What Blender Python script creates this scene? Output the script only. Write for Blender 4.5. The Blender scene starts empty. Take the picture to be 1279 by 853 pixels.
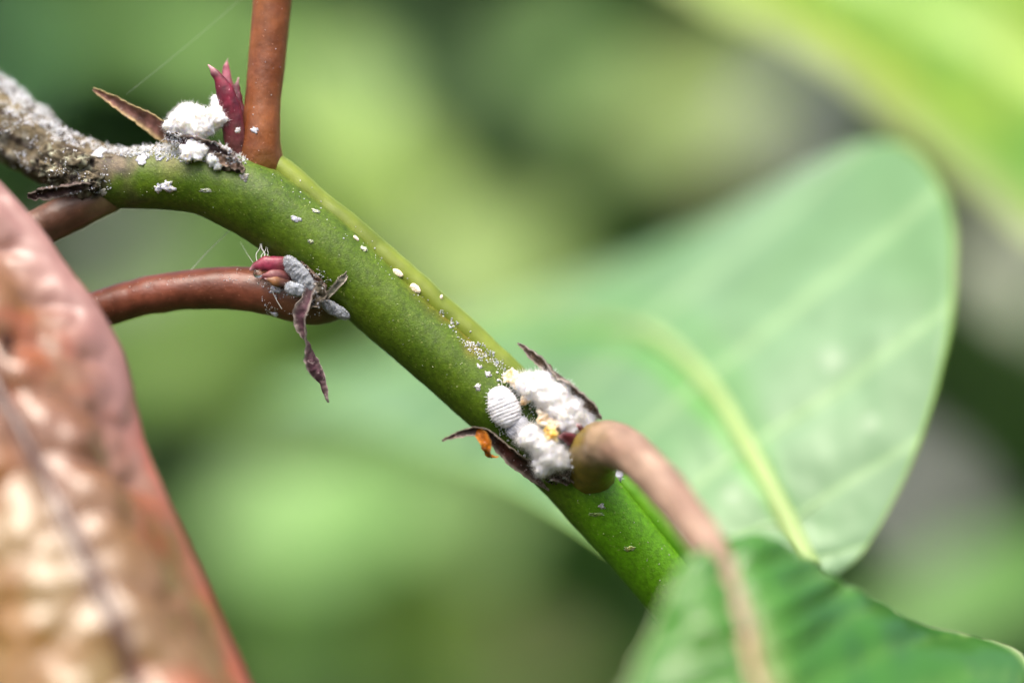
import bpy, math, random
import numpy as np
from mathutils import Vector, Matrix, noise
from mathutils.bvhtree import BVHTree

random.seed(7); np.random.seed(7)
scene = bpy.context.scene
COL = scene.collection
MM = 0.001                       # everything below is laid out in millimetres

# ------------------------------------------------------------------ camera
D = 197.2                        # camera to plane of focus, mm (100 mm macro lens)
cam_d = bpy.data.cameras.new("camera"); cam = bpy.data.objects.new("camera", cam_d)
COL.objects.link(cam); scene.camera = cam
cam.location = (0, -D*MM, 0); cam.rotation_euler = (math.radians(90), 0, 0)
cam_d.lens = 100; cam_d.sensor_width = 36
cam_d.clip_start = 0.01; cam_d.clip_end = 50
cam_d.dof.use_dof = True; cam_d.dof.focus_distance = (D-1.6)*MM
cam_d.dof.aperture_fstop = 6.0; cam_d.dof.aperture_blades = 0

# ------------------------------------------------------------------ sky, sun, exposure
world = bpy.data.worlds.new("World"); scene.world = world; world.use_nodes = True
SUN_EL, SUN_AZ = math.radians(64), math.radians(196)     # azimuth measured from +Y (north) clockwise
nt = world.node_tree; nt.nodes.clear()
wo = nt.nodes.new("ShaderNodeOutputWorld"); bg = nt.nodes.new("ShaderNodeBackground")
sky = nt.nodes.new("ShaderNodeTexSky"); sky.sky_type = 'NISHITA'; sky.sun_disc = False
sky.sun_elevation = SUN_EL; sky.sun_rotation = SUN_AZ
sky.air_density = 1.0; sky.dust_density = 9.0; sky.ozone_density = 0.6
nt.links.new(sky.outputs[0], bg.inputs[0]); nt.links.new(bg.outputs[0], wo.inputs[0])
bg.inputs[1].default_value = 0.15
sun_d = bpy.data.lights.new("sun", 'SUN'); sun = bpy.data.objects.new("sun", sun_d); COL.objects.link(sun)
sun_d.energy = 1.5; sun_d.angle = math.radians(50); sun_d.color = (1.0, 0.95, 0.88)
sdir = Vector((math.sin(SUN_AZ)*math.cos(SUN_EL), math.cos(SUN_AZ)*math.cos(SUN_EL), math.sin(SUN_EL)))
sun.rotation_euler = sdir.to_track_quat('Z', 'Y').to_euler()
sun.location = sdir*2
scene.view_settings.view_transform = 'Standard'; scene.view_settings.look = 'None'
scene.view_settings.gamma = 1; scene.view_settings.use_curve_mapping = False
scene.view_settings.exposure = 0.88
scene.render.engine = 'CYCLES'
scene.cycles.use_denoising = True
scene.cycles.max_bounces = 8

# ------------------------------------------------------------------ helpers
S = 1279/(36*D/100)              # pixels of the photograph per mm in the plane of focus
def P(px, py, y=0.0):
    k = (D+y)/D/S
    return Vector(((px-639.5)*k, y, (426.5-py)*k))
def lin(r, g, b):
    f = lambda c: c/12.92 if c <= .04045 else ((c+.055)/1.055)**2.4
    return (f(r/255), f(g/255), f(b/255))
def mixc(a, b, t):
    t = max(0, min(1, t)); return tuple(a[i]*(1-t)+b[i]*t for i in range(3))
def sstep(a, b, x):
    t = max(0, min(1, (x-a)/(b-a))); return t*t*(3-2*t)
def fbm(p, f, o=3):
    return noise.fractal(Vector(p)*f, 1.0, 2.0, o)
def catmull(ctrl, n):
    c = np.array(ctrl, float); m = len(c)
    pts = np.vstack([2*c[0]-c[1], c, 2*c[-1]-c[-2]])
    out = []
    for i in range(n):
        t = i/(n-1)*(m-1); k = min(int(t), m-2); f = t-k
        p0, p1, p2, p3 = pts[k], pts[k+1], pts[k+2], pts[k+3]
        out.append(.5*((2*p1)+(-p0+p2)*f+(2*p0-5*p1+4*p2-p3)*f*f+(-p0+3*p1-3*p2+p3)*f**3))
    return np.array(out)

class Geo:
    """verts (world mm), faces and a pigment per vertex"""
    def __init__(s): s.v = []; s.f = []; s.c = []
    def add(s, v, f, c):
        o = len(s.v); s.v += [Vector(p) for p in v]; s.f += [tuple(i+o for i in q) for q in f]
        s.c += list(c) if isinstance(c, list) else [c]*len(v)

def worg(o):
    return o["_org"] if o is not None and "_org" in o else (0, 0, 0)
def empty(name, org, label, cat, group=None):
    o = bpy.data.objects.new(name, None); COL.objects.link(o)
    o.location = Vector(org)*MM; o["_org"] = tuple(org); o.empty_display_size = .002
    tag(o, label, cat, group); return o
def tag(o, label=None, cat=None, group=None, kind=None):
    if label: o["label"] = label
    if cat: o["category"] = cat
    if group: o["group"] = group
    if kind: o["kind"] = kind
    return o
def build(name, g, mat, parent=None, org=None, smooth=True):
    if parent is not None: org = Vector(worg(parent))
    elif org is None:
        a = np.array([tuple(p) for p in g.v]); org = Vector(((a[:, 0].min()+a[:, 0].max())/2, (a[:, 1].min()+a[:, 1].max())/2, a[:, 2].min()))
    org = Vector(org)
    me = bpy.data.meshes.new(name)
    me.from_pydata([tuple((p-org)*MM) for p in g.v], [], g.f)
    at = me.color_attributes.new("Col", 'FLOAT_COLOR', 'POINT')
    at.data.foreach_set("color", np.array([(c[0], c[1], c[2], 1) for c in g.c], 'f').ravel())
    me.materials.append(mat)
    if smooth: me.polygons.foreach_set("use_smooth", [True]*len(me.polygons))
    me.update()
    o = bpy.data.objects.new(name, me); COL.objects.link(o)
    o["_org"] = tuple(org)
    if parent is not None: o.parent = parent
    else: o.location = org*MM
    return o

def tube(ctrl, n=80, seg=24, col=(.2, .2, .2), bump=0.0, bf=1.0, rough2=0.0, squash=1.0, cap=True, px=True, disp=None):
    """ctrl rows (px,py,y,r_px), or world mm when px is False -> Geo"""
    rows = []
    for r in ctrl:
        if px:
            p = P(r[0], r[1], r[2]); rows.append((*p, r[3]/S*(D+r[2])/D))
        else: rows.append(tuple(r))
    c = catmull(rows, n); g = Geo(); V = []; C = []; F = []
    prev = None
    for i in range(n):
        p = Vector(c[i, :3]); t = Vector(c[min(i+1, n-1), :3])-Vector(c[max(i-1, 0), :3]); t.normalize()
        if prev is None:
            s = t.cross(Vector((0, 1, 0)))
            if s.length < .05: s = t.cross(Vector((0, 0, 1)))
        else: s = prev - t*prev.dot(t)
        s.normalize(); prev = s; w = t.cross(s)
        for k in range(seg):
            a = 2*math.pi*k/seg; d = s*math.cos(a)+w*math.sin(a)*squash
            r = max(c[i, 3], .002); q = p+d*r
            if bump: q = q+d*(bump*fbm(q, bf, 3))
            if rough2: q = q+d*(rough2*fbm(q, bf*5, 2))
            if disp: q = q+d*disp(a, i/(n-1))
            V.append(q); C.append(col(q, a, i/(n-1)) if callable(col) else col)
    for i in range(n-1):
        for k in range(seg):
            k2 = (k+1) % seg
            F.append((i*seg+k, i*seg+k2, (i+1)*seg+k2, (i+1)*seg+k))
    if cap:
        for i in (0, n-1):
            V.append(Vector(c[i, :3])); C.append(C[i*seg]); o = len(V)-1
            for k in range(seg):
                k2 = (k+1) % seg
                F.append((o, i*seg+k2, i*seg+k) if i == 0 else (o, i*seg+k, i*seg+k2))
    g.add(V, F, C); return g

def shell(grid, th, colf):
    """grid [nu][nv] of Vectors -> closed thin solid of thickness th (mm)"""
    nu, nv = len(grid), len(grid[0]); N = [[None]*nv for _ in range(nu)]
    for i in range(nu):
        for j in range(nv):
            a = grid[min(i+1, nu-1)][j]-grid[max(i-1, 0)][j]; b = grid[i][min(j+1, nv-1)]-grid[i][max(j-1, 0)]
            m = a.cross(b); N[i][j] = m.normalized() if m.length > 1e-9 else Vector((0, -1, 0))
    g = Geo(); V = []; C = []; F = []
    for sgn in (1, -1):
        for i in range(nu):
            for j in range(nv):
                e = 0.35 if j in (0, nv-1) or i in (0, nu-1) else 1
                V.append(grid[i][j]+N[i][j]*(sgn*th/2*e)); C.append(colf(i/(nu-1), j/(nv-1), sgn, grid[i][j]))
    o = nu*nv
    for i in range(nu-1):
        for j in range(nv-1):
            q = (i*nv+j, i*nv+j+1, (i+1)*nv+j+1, (i+1)*nv+j)
            F.append(q[::-1]); F.append(tuple(x+o for x in q))
    rim = [(i, 0) for i in range(nu)]+[(nu-1, j) for j in range(1, nv)]+[(i, nv-1) for i in range(nu-2, -1, -1)]+[(0, j) for j in range(nv-2, 0, -1)]
    for a in range(len(rim)):
        i, j = rim[a]; k, l = rim[(a+1) % len(rim)]
        F.append((i*nv+j, k*nv+l, k*nv+l+o, i*nv+j+o))
    g.add(V, F, C); return g, N

def ribbon(ctrl, n=50, m=9, th=.12, cup=.35, col=(.1, .1, .1), wrinkle=.12, px=True):
    """ctrl rows (px,py,y,half width px, twist degrees): a dry, cupped, twisted strip"""
    rows = []
    for r in ctrl:
        p = P(r[0], r[1], r[2]) if px else Vector(r[:3])
        rows.append((*p, r[3]/S if px else r[3], r[4]))
    c = catmull(rows, n); grid = []
    for i in range(n):
        p = Vector(c[i, :3]); t = Vector(c[min(i+1, n-1), :3])-Vector(c[max(i-1, 0), :3]); t.normalize()
        s = t.cross(Vector((0, 1, 0))).normalized(); w = t.cross(s)
        a = math.radians(c[i, 4]); s2 = s*math.cos(a)+w*math.sin(a); w2 = t.cross(s2)
        row = []
        for j in range(m):
            x = j/(m-1)*2-1; hw = max(c[i, 3], .01)
            q = p+s2*(x*hw)+w2*(cup*hw*(x*x-.5))
            q = q+w2*(wrinkle*fbm(q, 2.2, 3))+s2*(wrinkle*.7*fbm(q+Vector((9, 0, 0)), 2.5, 2))
            row.append(q)
        grid.append(row)
    cf = col if callable(col) else (lambda u, v, s, p: col)
    return shell(grid, th, cf)[0]

# ------------------------------------------------------------------ materials (pigment per vertex x procedural grain)
def material(name, rough=.5, spec=.4, sss=0.0, sss_r=.4, transl=0.0, bump=.2, bscale=900, grain=.25, gscale=1500,
             speck=None, sheen=0.0, coat=0.0, speck_scale=2500, speck_t=.70, tcol=None):
    m = bpy.data.materials.new(name); m.use_nodes = True; nt = m.node_tree; N = nt.nodes; L = nt.links
    b = N["Principled BSDF"]; out = N["Material Output"]
    at = N.new("ShaderNodeAttribute"); at.attribute_name = "Col"
    tc = N.new("ShaderNodeTexCoord")
    n1 = N.new("ShaderNodeTexNoise"); n1.inputs["Scale"].default_value = gscale; n1.inputs["Detail"].default_value = 6
    L.new(tc.outputs["Object"], n1.inputs["Vector"])
    mr = N.new("ShaderNodeMapRange"); mr.inputs[1].default_value = .3; mr.inputs[2].default_value = .7
    mr.inputs[3].default_value = 1-grain; mr.inputs[4].default_value = 1+grain
    L.new(n1.outputs["Fac"], mr.inputs[0])
    mu = N.new("ShaderNodeVectorMath"); mu.operation = 'SCALE'
    L.new(at.outputs["Color"], mu.inputs[0]); L.new(mr.outputs[0], mu.inputs["Scale"])
    cur = mu.outputs[0]
    if speck:
        v = N.new("ShaderNodeTexNoise"); v.inputs["Scale"].default_value = speck_scale; v.inputs["Detail"].default_value = 2
        L.new(tc.outputs["Object"], v.inputs["Vector"])
        r = N.new("ShaderNodeMapRange"); r.inputs[1].default_value = speck_t-.03; r.inputs[2].default_value = speck_t+.05
        r.inputs[3].default_value = 0; r.inputs[4].default_value = .7; L.new(v.outputs["Fac"], r.inputs[0])
        mx = N.new("ShaderNodeMix"); mx.data_type = 'RGBA'; L.new(r.outputs[0], mx.inputs["Factor"])
        L.new(cur, mx.inputs["A"]); mx.inputs["B"].default_value = (*speck, 1); cur = mx.outputs["Result"]
    L.new(cur, b.inputs["Base Color"])
    b.inputs["Roughness"].default_value = rough; b.inputs["Specular IOR Level"].default_value = spec
    if sss:
        b.inputs["Subsurface Weight"].default_value = sss; b.inputs["Subsurface Scale"].default_value = sss_r*MM
        b.inputs["Subsurface Radius"].default_value = (1.0, .9, .6)
    if sheen: b.inputs["Sheen Weight"].default_value = sheen; b.inputs["Sheen Roughness"].default_value = .4
    if coat: b.inputs["Coat Weight"].default_value = coat; b.inputs["Coat Roughness"].default_value = .25
    if bump:
        n2 = N.new("ShaderNodeTexNoise"); n2.inputs["Scale"].default_value = bscale; n2.inputs["Detail"].default_value = 5
        L.new(tc.outputs["Object"], n2.inputs["Vector"])
        bp = N.new("ShaderNodeBump"); bp.inputs["Strength"].default_value = bump; bp.inputs["Distance"].default_value = .25*MM
        L.new(n2.outputs["Fac"], bp.inputs["Height"]); L.new(bp.outputs[0], b.inputs["Normal"])
    if transl:
        tr = N.new("ShaderNodeBsdfTranslucent")
        if tcol:
            tm = N.new("ShaderNodeMix"); tm.data_type = 'RGBA'; tm.blend_type = 'MULTIPLY'; tm.inputs["Factor"].default_value = 1
            L.new(cur, tm.inputs["A"]); tm.inputs["B"].default_value = (*tcol, 1); L.new(tm.outputs["Result"], tr.inputs["Color"])
        else: L.new(cur, tr.inputs["Color"])
        ms = N.new("ShaderNodeMixShader"); ms.inputs[0].default_value = transl
        L.new(b.outputs[0], ms.inputs[1]); L.new(tr.outputs[0], ms.inputs[2]); L.new(ms.outputs[0], out.inputs["Surface"])
    return m
M_stem = material("stem_skin", rough=.46, spec=.34, sss=.08, sss_r=.4, bump=.2, bscale=7500, grain=.28, gscale=3200, speck=lin(140, 150, 84), speck_scale=7000, speck_t=.69)
M_ridge = material("ridge_skin", rough=.45, spec=.4, sss=.3, sss_r=.7, bump=.10, bscale=2200, grain=.12, gscale=900)
M_petiole = material("petiole_skin", rough=.38, spec=.5, sss=.15, sss_r=.5, bump=.15, bscale=2600, grain=.25, gscale=1200, speck=lin(170, 120, 96), speck_scale=6000, speck_t=.70)
M_bark = material("bark", rough=.85, spec=.2, bump=.8, bscale=1500, grain=.5, gscale=1300, speck=lin(150, 150, 140), speck_scale=2300, speck_t=.70)
M_dry = material("dry_scale", rough=.7, spec=.3, bump=.5, bscale=2500, grain=.45, gscale=2200, speck=lin(170, 150, 150), speck_scale=4200, speck_t=.66, transl=.12)
M_bud = material("bud_scale", rough=.4, spec=.5, sss=.25, sss_r=.4, bump=.2, bscale=3000, grain=.3, gscale=2500, speck=lin(225, 190, 200), speck_scale=5000, speck_t=.74)
M_wax = material("wax_wool", rough=.95, spec=.1, sss=.85, sss_r=.8, bump=.25, bscale=7000, grain=.03, gscale=3000, sheen=.2)
M_bug = material("waxy_bug", rough=.85, spec=.2, sss=.25, sss_r=.2, bump=.5, bscale=6500, grain=.14, gscale=6000)
M_thread = material("silk", rough=.3, spec=.5, bump=0, grain=0, transl=.4)
M_drop = bpy.data.materials.new("honeydew"); M_drop.use_nodes = True
_b = M_drop.node_tree.nodes["Principled BSDF"]; _b.inputs["Transmission Weight"].default_value = 1; _b.inputs["Roughness"].default_value = .02
_b.inputs["IOR"].default_value = 1.36; _b.inputs["Base Color"].default_value = (.98, .94, .85, 1)
M_leaf = material("leaf_green", rough=.34, spec=.6, transl=.35, bump=.10, bscale=400, grain=.10, gscale=250, tcol=(1.3, 1.2, .5), coat=.5)
M_leafpale = material("leaf_pale", rough=.42, spec=.5, transl=.30, bump=.08, bscale=400, grain=.07, gscale=200)
M_leafred = material("leaf_red", rough=.33, spec=.8, transl=.12, bump=.05, bscale=500, grain=.06, gscale=200, coat=.5)
M_leaffar = material("leaf_far", rough=.45, spec=.4, transl=.4, bump=0, grain=.12, gscale=60, tcol=(1.05, 1.15, .6))
M_ground = material("soil", rough=.95, spec=.1, bump=.6, bscale=40, grain=.5, gscale=18)

# ------------------------------------------------------------------ ground far behind (soil bank)
g = Geo(); nx, ny = 40, 40; V = []; F = []; C = []
for i in range(nx+1):
    for j in range(ny+1):
        x = -2600+5200*i/nx; y = -900+4000*j/ny
        z = -420+max(0, y-700)*.55+35*fbm((x/300, y/300, 0), 1)
        V.append(Vector((x, y, z))); C.append(mixc(lin(50, 48, 28), lin(42, 60, 24), .5+.6*fbm((x/200, y/200, 5), 1)))
for i in range(nx):
    for j in range(ny):
        a = i*(ny+1)+j; F.append((a, a+ny+1, a+ny+2, a+1))
g.add(V, F, C); tag(build("ground", g, M_ground, org=(0, 0, -420)), "dark soil bank out of focus behind the plant", kind="structure")

# ------------------------------------------------------------------ foliage behind
def leaf_grid(length, width, nu=14, nv=9, fold=.25, droop=.15, tipw=1.0):
    grid = []
    for i in range(nu):
        u = i/(nu-1); w = width/2*(math.sin(math.pi*min(1, u*.93+.035)**.85))**.9*tipw
        row = []
        for j in range(nv):
            x = j/(nv-1)*2-1
            row.append(Vector((x*w, length*(u-.5), fold*abs(x)*w-droop*length*(u-.4)**2+.03*length*math.sin(6*u+2*x))))
        grid.append(row)
    return grid
def place_grid(grid, c, roll, pitch, yaw=0):
    """leaf lies in local XY with normal +Z; roll turns it in the picture plane, pitch 0 = faces the camera, 90 = faces the sky"""
    R = Matrix.Rotation(math.radians(yaw), 3, 'Z')@Matrix.Rotation(math.radians(90-pitch), 3, 'X')@Matrix.Rotation(math.radians(roll), 3, 'Z')
    return [[R@p+c for p in row] for row in grid]

# individually readable blurred leaves: (px, py, y mm, length px, width px, roll, pitch, colour, label)
G = "out-of-focus leaves behind the branch"
FAR = [
 (420, 105, 240, 210, 130, 20, 40, lin(150, 184, 108), "blurred light green leaf right of the upright brown petiole"),
 (440, 205, 270, 250, 150, 60, 45, lin(152, 184, 84), "blurred yellow-green leaf above the stem's upper ridge"),
 (600, 335, 290, 280, 190, -50, 45, lin(164, 192, 116), "blurred pale lime leaf behind the middle of the stem"),
 (545, 300, 330, 200, 120, 20, 35, lin(128, 168, 66), "blurred grass-green leaf beside the pale lime leaf"),
 (410, 640, 240, 330, 230, -70, 45, lin(134, 180, 104), "large blurred light green leaf below the twisted dry stipule"),
 (560, 610, 290, 260, 150, 30, 45, lin(134, 172, 100), "blurred dusty green leaf under the dark curled stipule"),
 (170, 30, 330, 230, 120, 80, 40, lin(110, 160, 76), "blurred mid green leaf above the pointed dry stipule"),
 (290, 60, 300, 170, 120, 10, 40, lin(126, 172, 86), "blurred green leaf behind the crimson bud"),
 (700, 60, 350, 200, 120, -20, 40, lin(112, 154, 82), "blurred soft green leaf over the dark gap in the foliage"),
 (800, 150, 330, 200, 110, -45, 40, lin(124, 160, 84), "blurred green leaf left of the olive one"),
 (880, 120, 330, 220, 150, -35, 45, lin(150, 176, 100), "blurred olive green leaf beside the pale leaf's upper edge"),
 (900, 215, 360, 160, 90, 60, 40, lin(126, 140, 92), "blurred dull olive leaf just over the pale leaf"),
 (985, 130, 380, 220, 130, -20, 60, lin(168, 178, 176), "blurred greyish leaf below the yellow-green leaf"),
 (560, 760, 300, 220, 130, -30, 30, lin(118, 158, 48), "blurred fresh green leaf below the wax-covered node"),
 (350, 800, 320, 190, 140, 40, 35, lin(96, 144, 50), "blurred deep green leaf beside the bronze leaf's lower edge"),
 (640, 830, 320, 200, 120, 60, 45, lin(132, 150, 84), "blurred khaki leaf low behind the stem"),
 (1230, 740, 160, 420, 130, -62, 40, lin(120, 172, 92), "blurred green leaf behind the folded glossy leaf"),
 (1250, 330, 220, 240, 110, 20, 55, lin(170, 180, 160), "blurred grey-green leaf under the yellow-green leaf"),
 (160, 320, 330, 160, 120, -70, 50, lin(150, 166, 146), "blurred pale grey-green leaf above the red-brown petiole"),
 (280, 310, 300, 170, 120, 70, 40, lin(116, 160, 70), "blurred green leaf behind the silk threads"),
 (190, 440, 300, 200, 140, 80, 40, lin(124, 164, 74), "blurred grass-green leaf under the red-brown petiole"),
 (330, 440, 300, 190, 120, -60, 40, lin(116, 158, 60), "blurred green leaf left of the twisted dry stipule"),
 (1120, 600, 330, 300, 110, 25, 60, lin(150, 156, 152), "blurred greyish leaf along the pale leaf's lower edge"),
 (10, 60, 300, 130, 110, 30, 40, lin(80, 140, 84), "blurred bluish green leaf above the grey bark"),
]
for (px, py, y, l, w, roll, pitch, c, label) in FAR:
    c = tuple(.86*x for x in c)
    k = (D+y)/D/S; gr = place_grid(leaf_grid(l*k, w*k/max(.5, 1)), P(px, py, y), roll, pitch)
    gg, _ = shell(gr, .4, lambda u, v, s, p, c=c: mixc(c, tuple(x*1.25 for x in c), 1-abs(v-.5)*14))
    tag(build("leaf", gg, M_leaffar), label, "leaf", G)

# the rest of the hedge: nobody could count it
g = Geo(); pal = [lin(50, 92, 26), lin(62, 106, 34), lin(36, 70, 26), lin(76, 114, 54), lin(64, 96, 52), lin(40, 72, 22)]
for i in range(3600):
    y = random.uniform(480, 1150); k = (D+y)/D/S
    px, py = random.uniform(-900, 2180), random.uniform(-700, 1700)
    L_ = random.uniform(45, 80)
    gr = place_grid(leaf_grid(L_, L_*random.uniform(.4, .6), 6, 5), P(px, py, y), random.uniform(0, 360), random.gauss(45, 22), random.gauss(0, 35))
    V = [p for r in gr for p in r]; F = [(a*5+b, a*5+b+1, a*5+b+6, a*5+b+5) for a in range(5) for b in range(4)]
    c = random.choice(pal); f = random.uniform(.75, 1.2); g.add(V, F, tuple(x*f for x in c))
tag(build("background_foliage", g, M_leaffar, org=(0, 800, -400)), "mass of blurred green foliage filling the background", "foliage", kind="stuff")

# ------------------------------------------------------------------ leaf builder for the large leaves
def big_leaf(thing, mid, ea, eb, nu, nv, colf, mat, veinmat, th=.35, quilt=.4, nveins=9, slant=1.1, rib=(9, 3), ribcol=(.3, .4, .2), veincol=(.3, .4, .2), vein_r=3, edge_wave=0, name="blade", side_offset=0, quilt_mod=None, veins=True, vside=-1, bulge=(0, 0), edgeq=.5, pucker=0, folds=0):
    W = lambda rows: [tuple(P(*r)) for r in rows]
    m, a, b = (catmull(W(x), nu) for x in (mid, ea, eb))
    base = []
    for i in range(nu):
        row = []
        for j in range(2*nv+1):
            x = j/nv-1; t = abs(x); e = a[i] if x < 0 else b[i]
            row.append(Vector(m[i]*(1-t)+e*t))
        base.append(row)
    def norm(i, j):
        A = base[min(i+1, nu-1)][j]-base[max(i-1, 0)][j]; B = base[i][min(j+1, 2*nv)]-base[i][max(j-1, 0)]
        n = A.cross(B); n = n.normalized() if n.length > 1e-9 else Vector((0, -1, 0))
        return n if n.y < 0 else -n
    def phase(u, t): return u*nveins-slant*t
    grid = []
    for i in range(nu):
        u = i/(nu-1); row = []
        for j in range(2*nv+1):
            x = j/nv-1; t = abs(x); n = norm(i, j); q = base[i][j]
            f = phase(u, t)
            d = quilt*(abs(math.sin(math.pi*f))**.7-.5)*sstep(0, .15, t)*(1-edgeq*sstep(.6, 1, t))
            d += (quilt*1.2*fbm(q, .16, 3)+quilt*.6*fbm(q+Vector((50, 0, 0)), .45, 2))*(1-edgeq*sstep(.55, 1, t))
            d -= quilt*.9*(1-sstep(0, .14, t))
            if pucker: d += pucker*(abs(fbm(q, .2, 2))**.8-.3)*sstep(.04, .25, t)*(1-.8*sstep(.75, 1, t))+.05*fbm(q, 1.1, 2)
            if folds: d += folds*math.sin(2*math.pi*(1.25*t-.12+.15*math.sin(5*u)))*sstep(0, .1, t)
            if quilt_mod: d *= quilt_mod
            d += edge_wave*t*t*math.sin(u*17+2*x)+(bulge[0] if x < 0 else bulge[1])*math.sin(math.pi*t)*sstep(0, .12, u)
            row.append(q+n*d)
        grid.append(row)
    gg, _ = shell(grid, th, lambda u, v, s, p: colf(u, v*2-1, s, p, phase(u, abs(v*2-1))))
    blade = build(name, gg, mat, thing)
    ns = norm(nu//2, nv)
    cr = [(*(grid[i][nv]+norm(i, nv)*(vside*-.0)), rib[0]*(1-i/(nu-1))/S+rib[1]*(i/(nu-1))/S) for i in range(0, nu, max(1, nu//16))]
    build("midrib", tube(cr, n=60, seg=10, col=ribcol, px=False), veinmat, thing)
    if veins:
        for sd in (-1, 1):
            for kx in range(0, nveins+1):
                pts = []
                for q in range(0, 11):
                    t = .02+.9*q/10; u = (kx+slant*t)/nveins
                    if u > .98: break
                    fi = u*(nu-1); i0 = min(int(fi), nu-2); fj = nv+sd*t*nv; j0 = min(int(fj), 2*nv-1); fu, fv = fi-i0, fj-j0
                    p = (grid[i0][j0]*(1-fu)+grid[i0+1][j0]*fu)*(1-fv)+(grid[i0][j0+1]*(1-fu)+grid[i0+1][j0+1]*fu)*fv
                    pts.append((*(p), vein_r/S*(1-.75*t)))
                if len(pts) > 3: build("vein", tube(pts, n=24, seg=6, col=veincol, px=False), veinmat, blade)
    return grid

# pale leaf behind the node
back = empty("leaf", P(1010, 712, 13), "large pale green leaf with light midrib behind the wax-covered node", "leaf")
c0, c1 = lin(130, 166, 128), lin(116, 158, 110)
def col_back(u, x, s, p, f):
    t = abs(x); c = mixc(c0, c1, .5+.9*fbm(p, .06, 2))
    c = mixc(c, lin(168, 205, 150), .5*math.exp(-(math.sin(math.pi*f)/.2)**2))
    c = mixc(c, lin(100, 170, 70), .7*math.exp(-((t-.10)/.07)**2)*(1 if x < 0 else .4))
    k = D/(D+p.y)*S; X, Y = p.x*k+639.5, 426.5-p.z*k
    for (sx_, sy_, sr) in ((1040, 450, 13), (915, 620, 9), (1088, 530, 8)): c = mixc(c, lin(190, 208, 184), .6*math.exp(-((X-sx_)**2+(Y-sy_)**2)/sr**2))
    return mixc(c, lin(140, 180, 84), sstep(.975, 1, t))
big_leaf(back, [(1012, 712, 8), (985, 655, 10), (935, 560, 14), (880, 475, 21), (800, 412, 33), (690, 405, 52), (560, 430, 72), (430, 465, 88), (330, 500, 98)],
         [(1003, 716, 8), (930, 724, 8), (850, 726, 9), (770, 700, 12), (700, 650, 20), (620, 600, 36), (540, 565, 58), (430, 522, 80), (328, 502, 98)],
         [(1040, 722, 8), (1085, 680, 8), (1150, 550, 9), (1192, 380, 12), (1180, 235, 19), (1090, 178, 30), (900, 275, 54), (640, 385, 84), (330, 498, 98)],
         110, 40, col_back, M_leafpale, M_leafpale, quilt=.22, nveins=8, rib=(17, 4), ribcol=lin(164, 192, 122), veincol=lin(150, 186, 138), vein_r=7, th=.35, slant=1.0)

# red-bronze young leaf in front
red = empty("leaf", P(-100, 280, -9), "puckered reddish bronze leaf with glossy pink sheen before the petiole", "leaf")
r0, r1, r2 = lin(130, 90, 52), lin(130, 92, 70), lin(118, 96, 44)
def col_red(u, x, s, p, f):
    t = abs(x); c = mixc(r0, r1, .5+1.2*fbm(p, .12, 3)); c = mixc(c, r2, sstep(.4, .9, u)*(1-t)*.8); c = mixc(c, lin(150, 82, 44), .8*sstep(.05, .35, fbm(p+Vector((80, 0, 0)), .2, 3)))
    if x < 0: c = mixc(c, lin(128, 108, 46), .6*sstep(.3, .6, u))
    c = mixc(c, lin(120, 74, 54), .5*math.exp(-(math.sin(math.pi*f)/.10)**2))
    c = mixc(c, lin(156, 116, 110), sstep(.45, .9, t)*(1-sstep(.45, .75, u))*.9)  # pale pink sky sheen painted into the colour towards the upper edge
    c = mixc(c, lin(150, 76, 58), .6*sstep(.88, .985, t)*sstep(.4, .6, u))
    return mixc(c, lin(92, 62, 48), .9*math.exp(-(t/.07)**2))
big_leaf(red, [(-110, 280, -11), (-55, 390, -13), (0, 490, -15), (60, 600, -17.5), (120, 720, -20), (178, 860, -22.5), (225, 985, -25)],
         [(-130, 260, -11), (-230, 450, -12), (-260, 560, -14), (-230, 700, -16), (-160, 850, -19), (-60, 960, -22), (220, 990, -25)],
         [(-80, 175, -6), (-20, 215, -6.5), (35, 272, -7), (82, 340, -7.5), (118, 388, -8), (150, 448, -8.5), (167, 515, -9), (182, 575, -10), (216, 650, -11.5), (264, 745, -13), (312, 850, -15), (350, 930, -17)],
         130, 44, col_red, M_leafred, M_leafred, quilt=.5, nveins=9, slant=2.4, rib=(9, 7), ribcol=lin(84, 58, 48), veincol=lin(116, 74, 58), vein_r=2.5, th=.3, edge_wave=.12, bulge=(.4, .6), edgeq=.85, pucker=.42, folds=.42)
g = tube([(2, 414, -14.2, 2), (6, 420, -14.5, 9), (10, 430, -14.6, 9), (14, 438, -14.6, 2)], n=20, seg=14, col=lin(58, 28, 18), squash=.35)
build("dead_spot", g, M_dry, red)["label"] = "dark brown dead spot on the red leaf"

# bright yellow-green leaf, top right, behind the pale one
yl = empty("leaf", P(1560, 300, 68), "blurred bright yellow-green leaf above the large pale leaf", "leaf")
def col_yl(u, x, s, p, f):
    t = abs(x); c = mixc(lin(142, 166, 22), lin(104, 154, 44), .5+1.6*fbm(p, .05, 2))
    c = mixc(c, lin(160, 178, 110), sstep(.72, .98, t))
    return mixc(c, lin(190, 220, 130), math.exp(-(t/.08)**2))
big_leaf(yl, [(700, -190, 78), (850, -130, 78), (1000, -60, 76), (1150, 20, 74), (1300, 110, 72), (1450, 210, 70), (1560, 300, 68)],
         [(690, -195, 78), (900, -260, 96), (1100, -260, 100), (1300, -200, 98), (1450, -80, 92), (1540, 100, 84), (1570, 295, 68)],
         [(710, -150, 74), (830, -20, 64), (980, 55, 60), (1100, 145, 58), (1210, 235, 56), (1330, 315, 56), (1560, 310, 66)],
         48, 14, col_yl, M_leaf, M_leaf, quilt=.5, nveins=8, rib=(14, 6), ribcol=lin(180, 215, 110), veincol=lin(165, 210, 90), vein_r=5, bulge=(0, 1))

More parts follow.
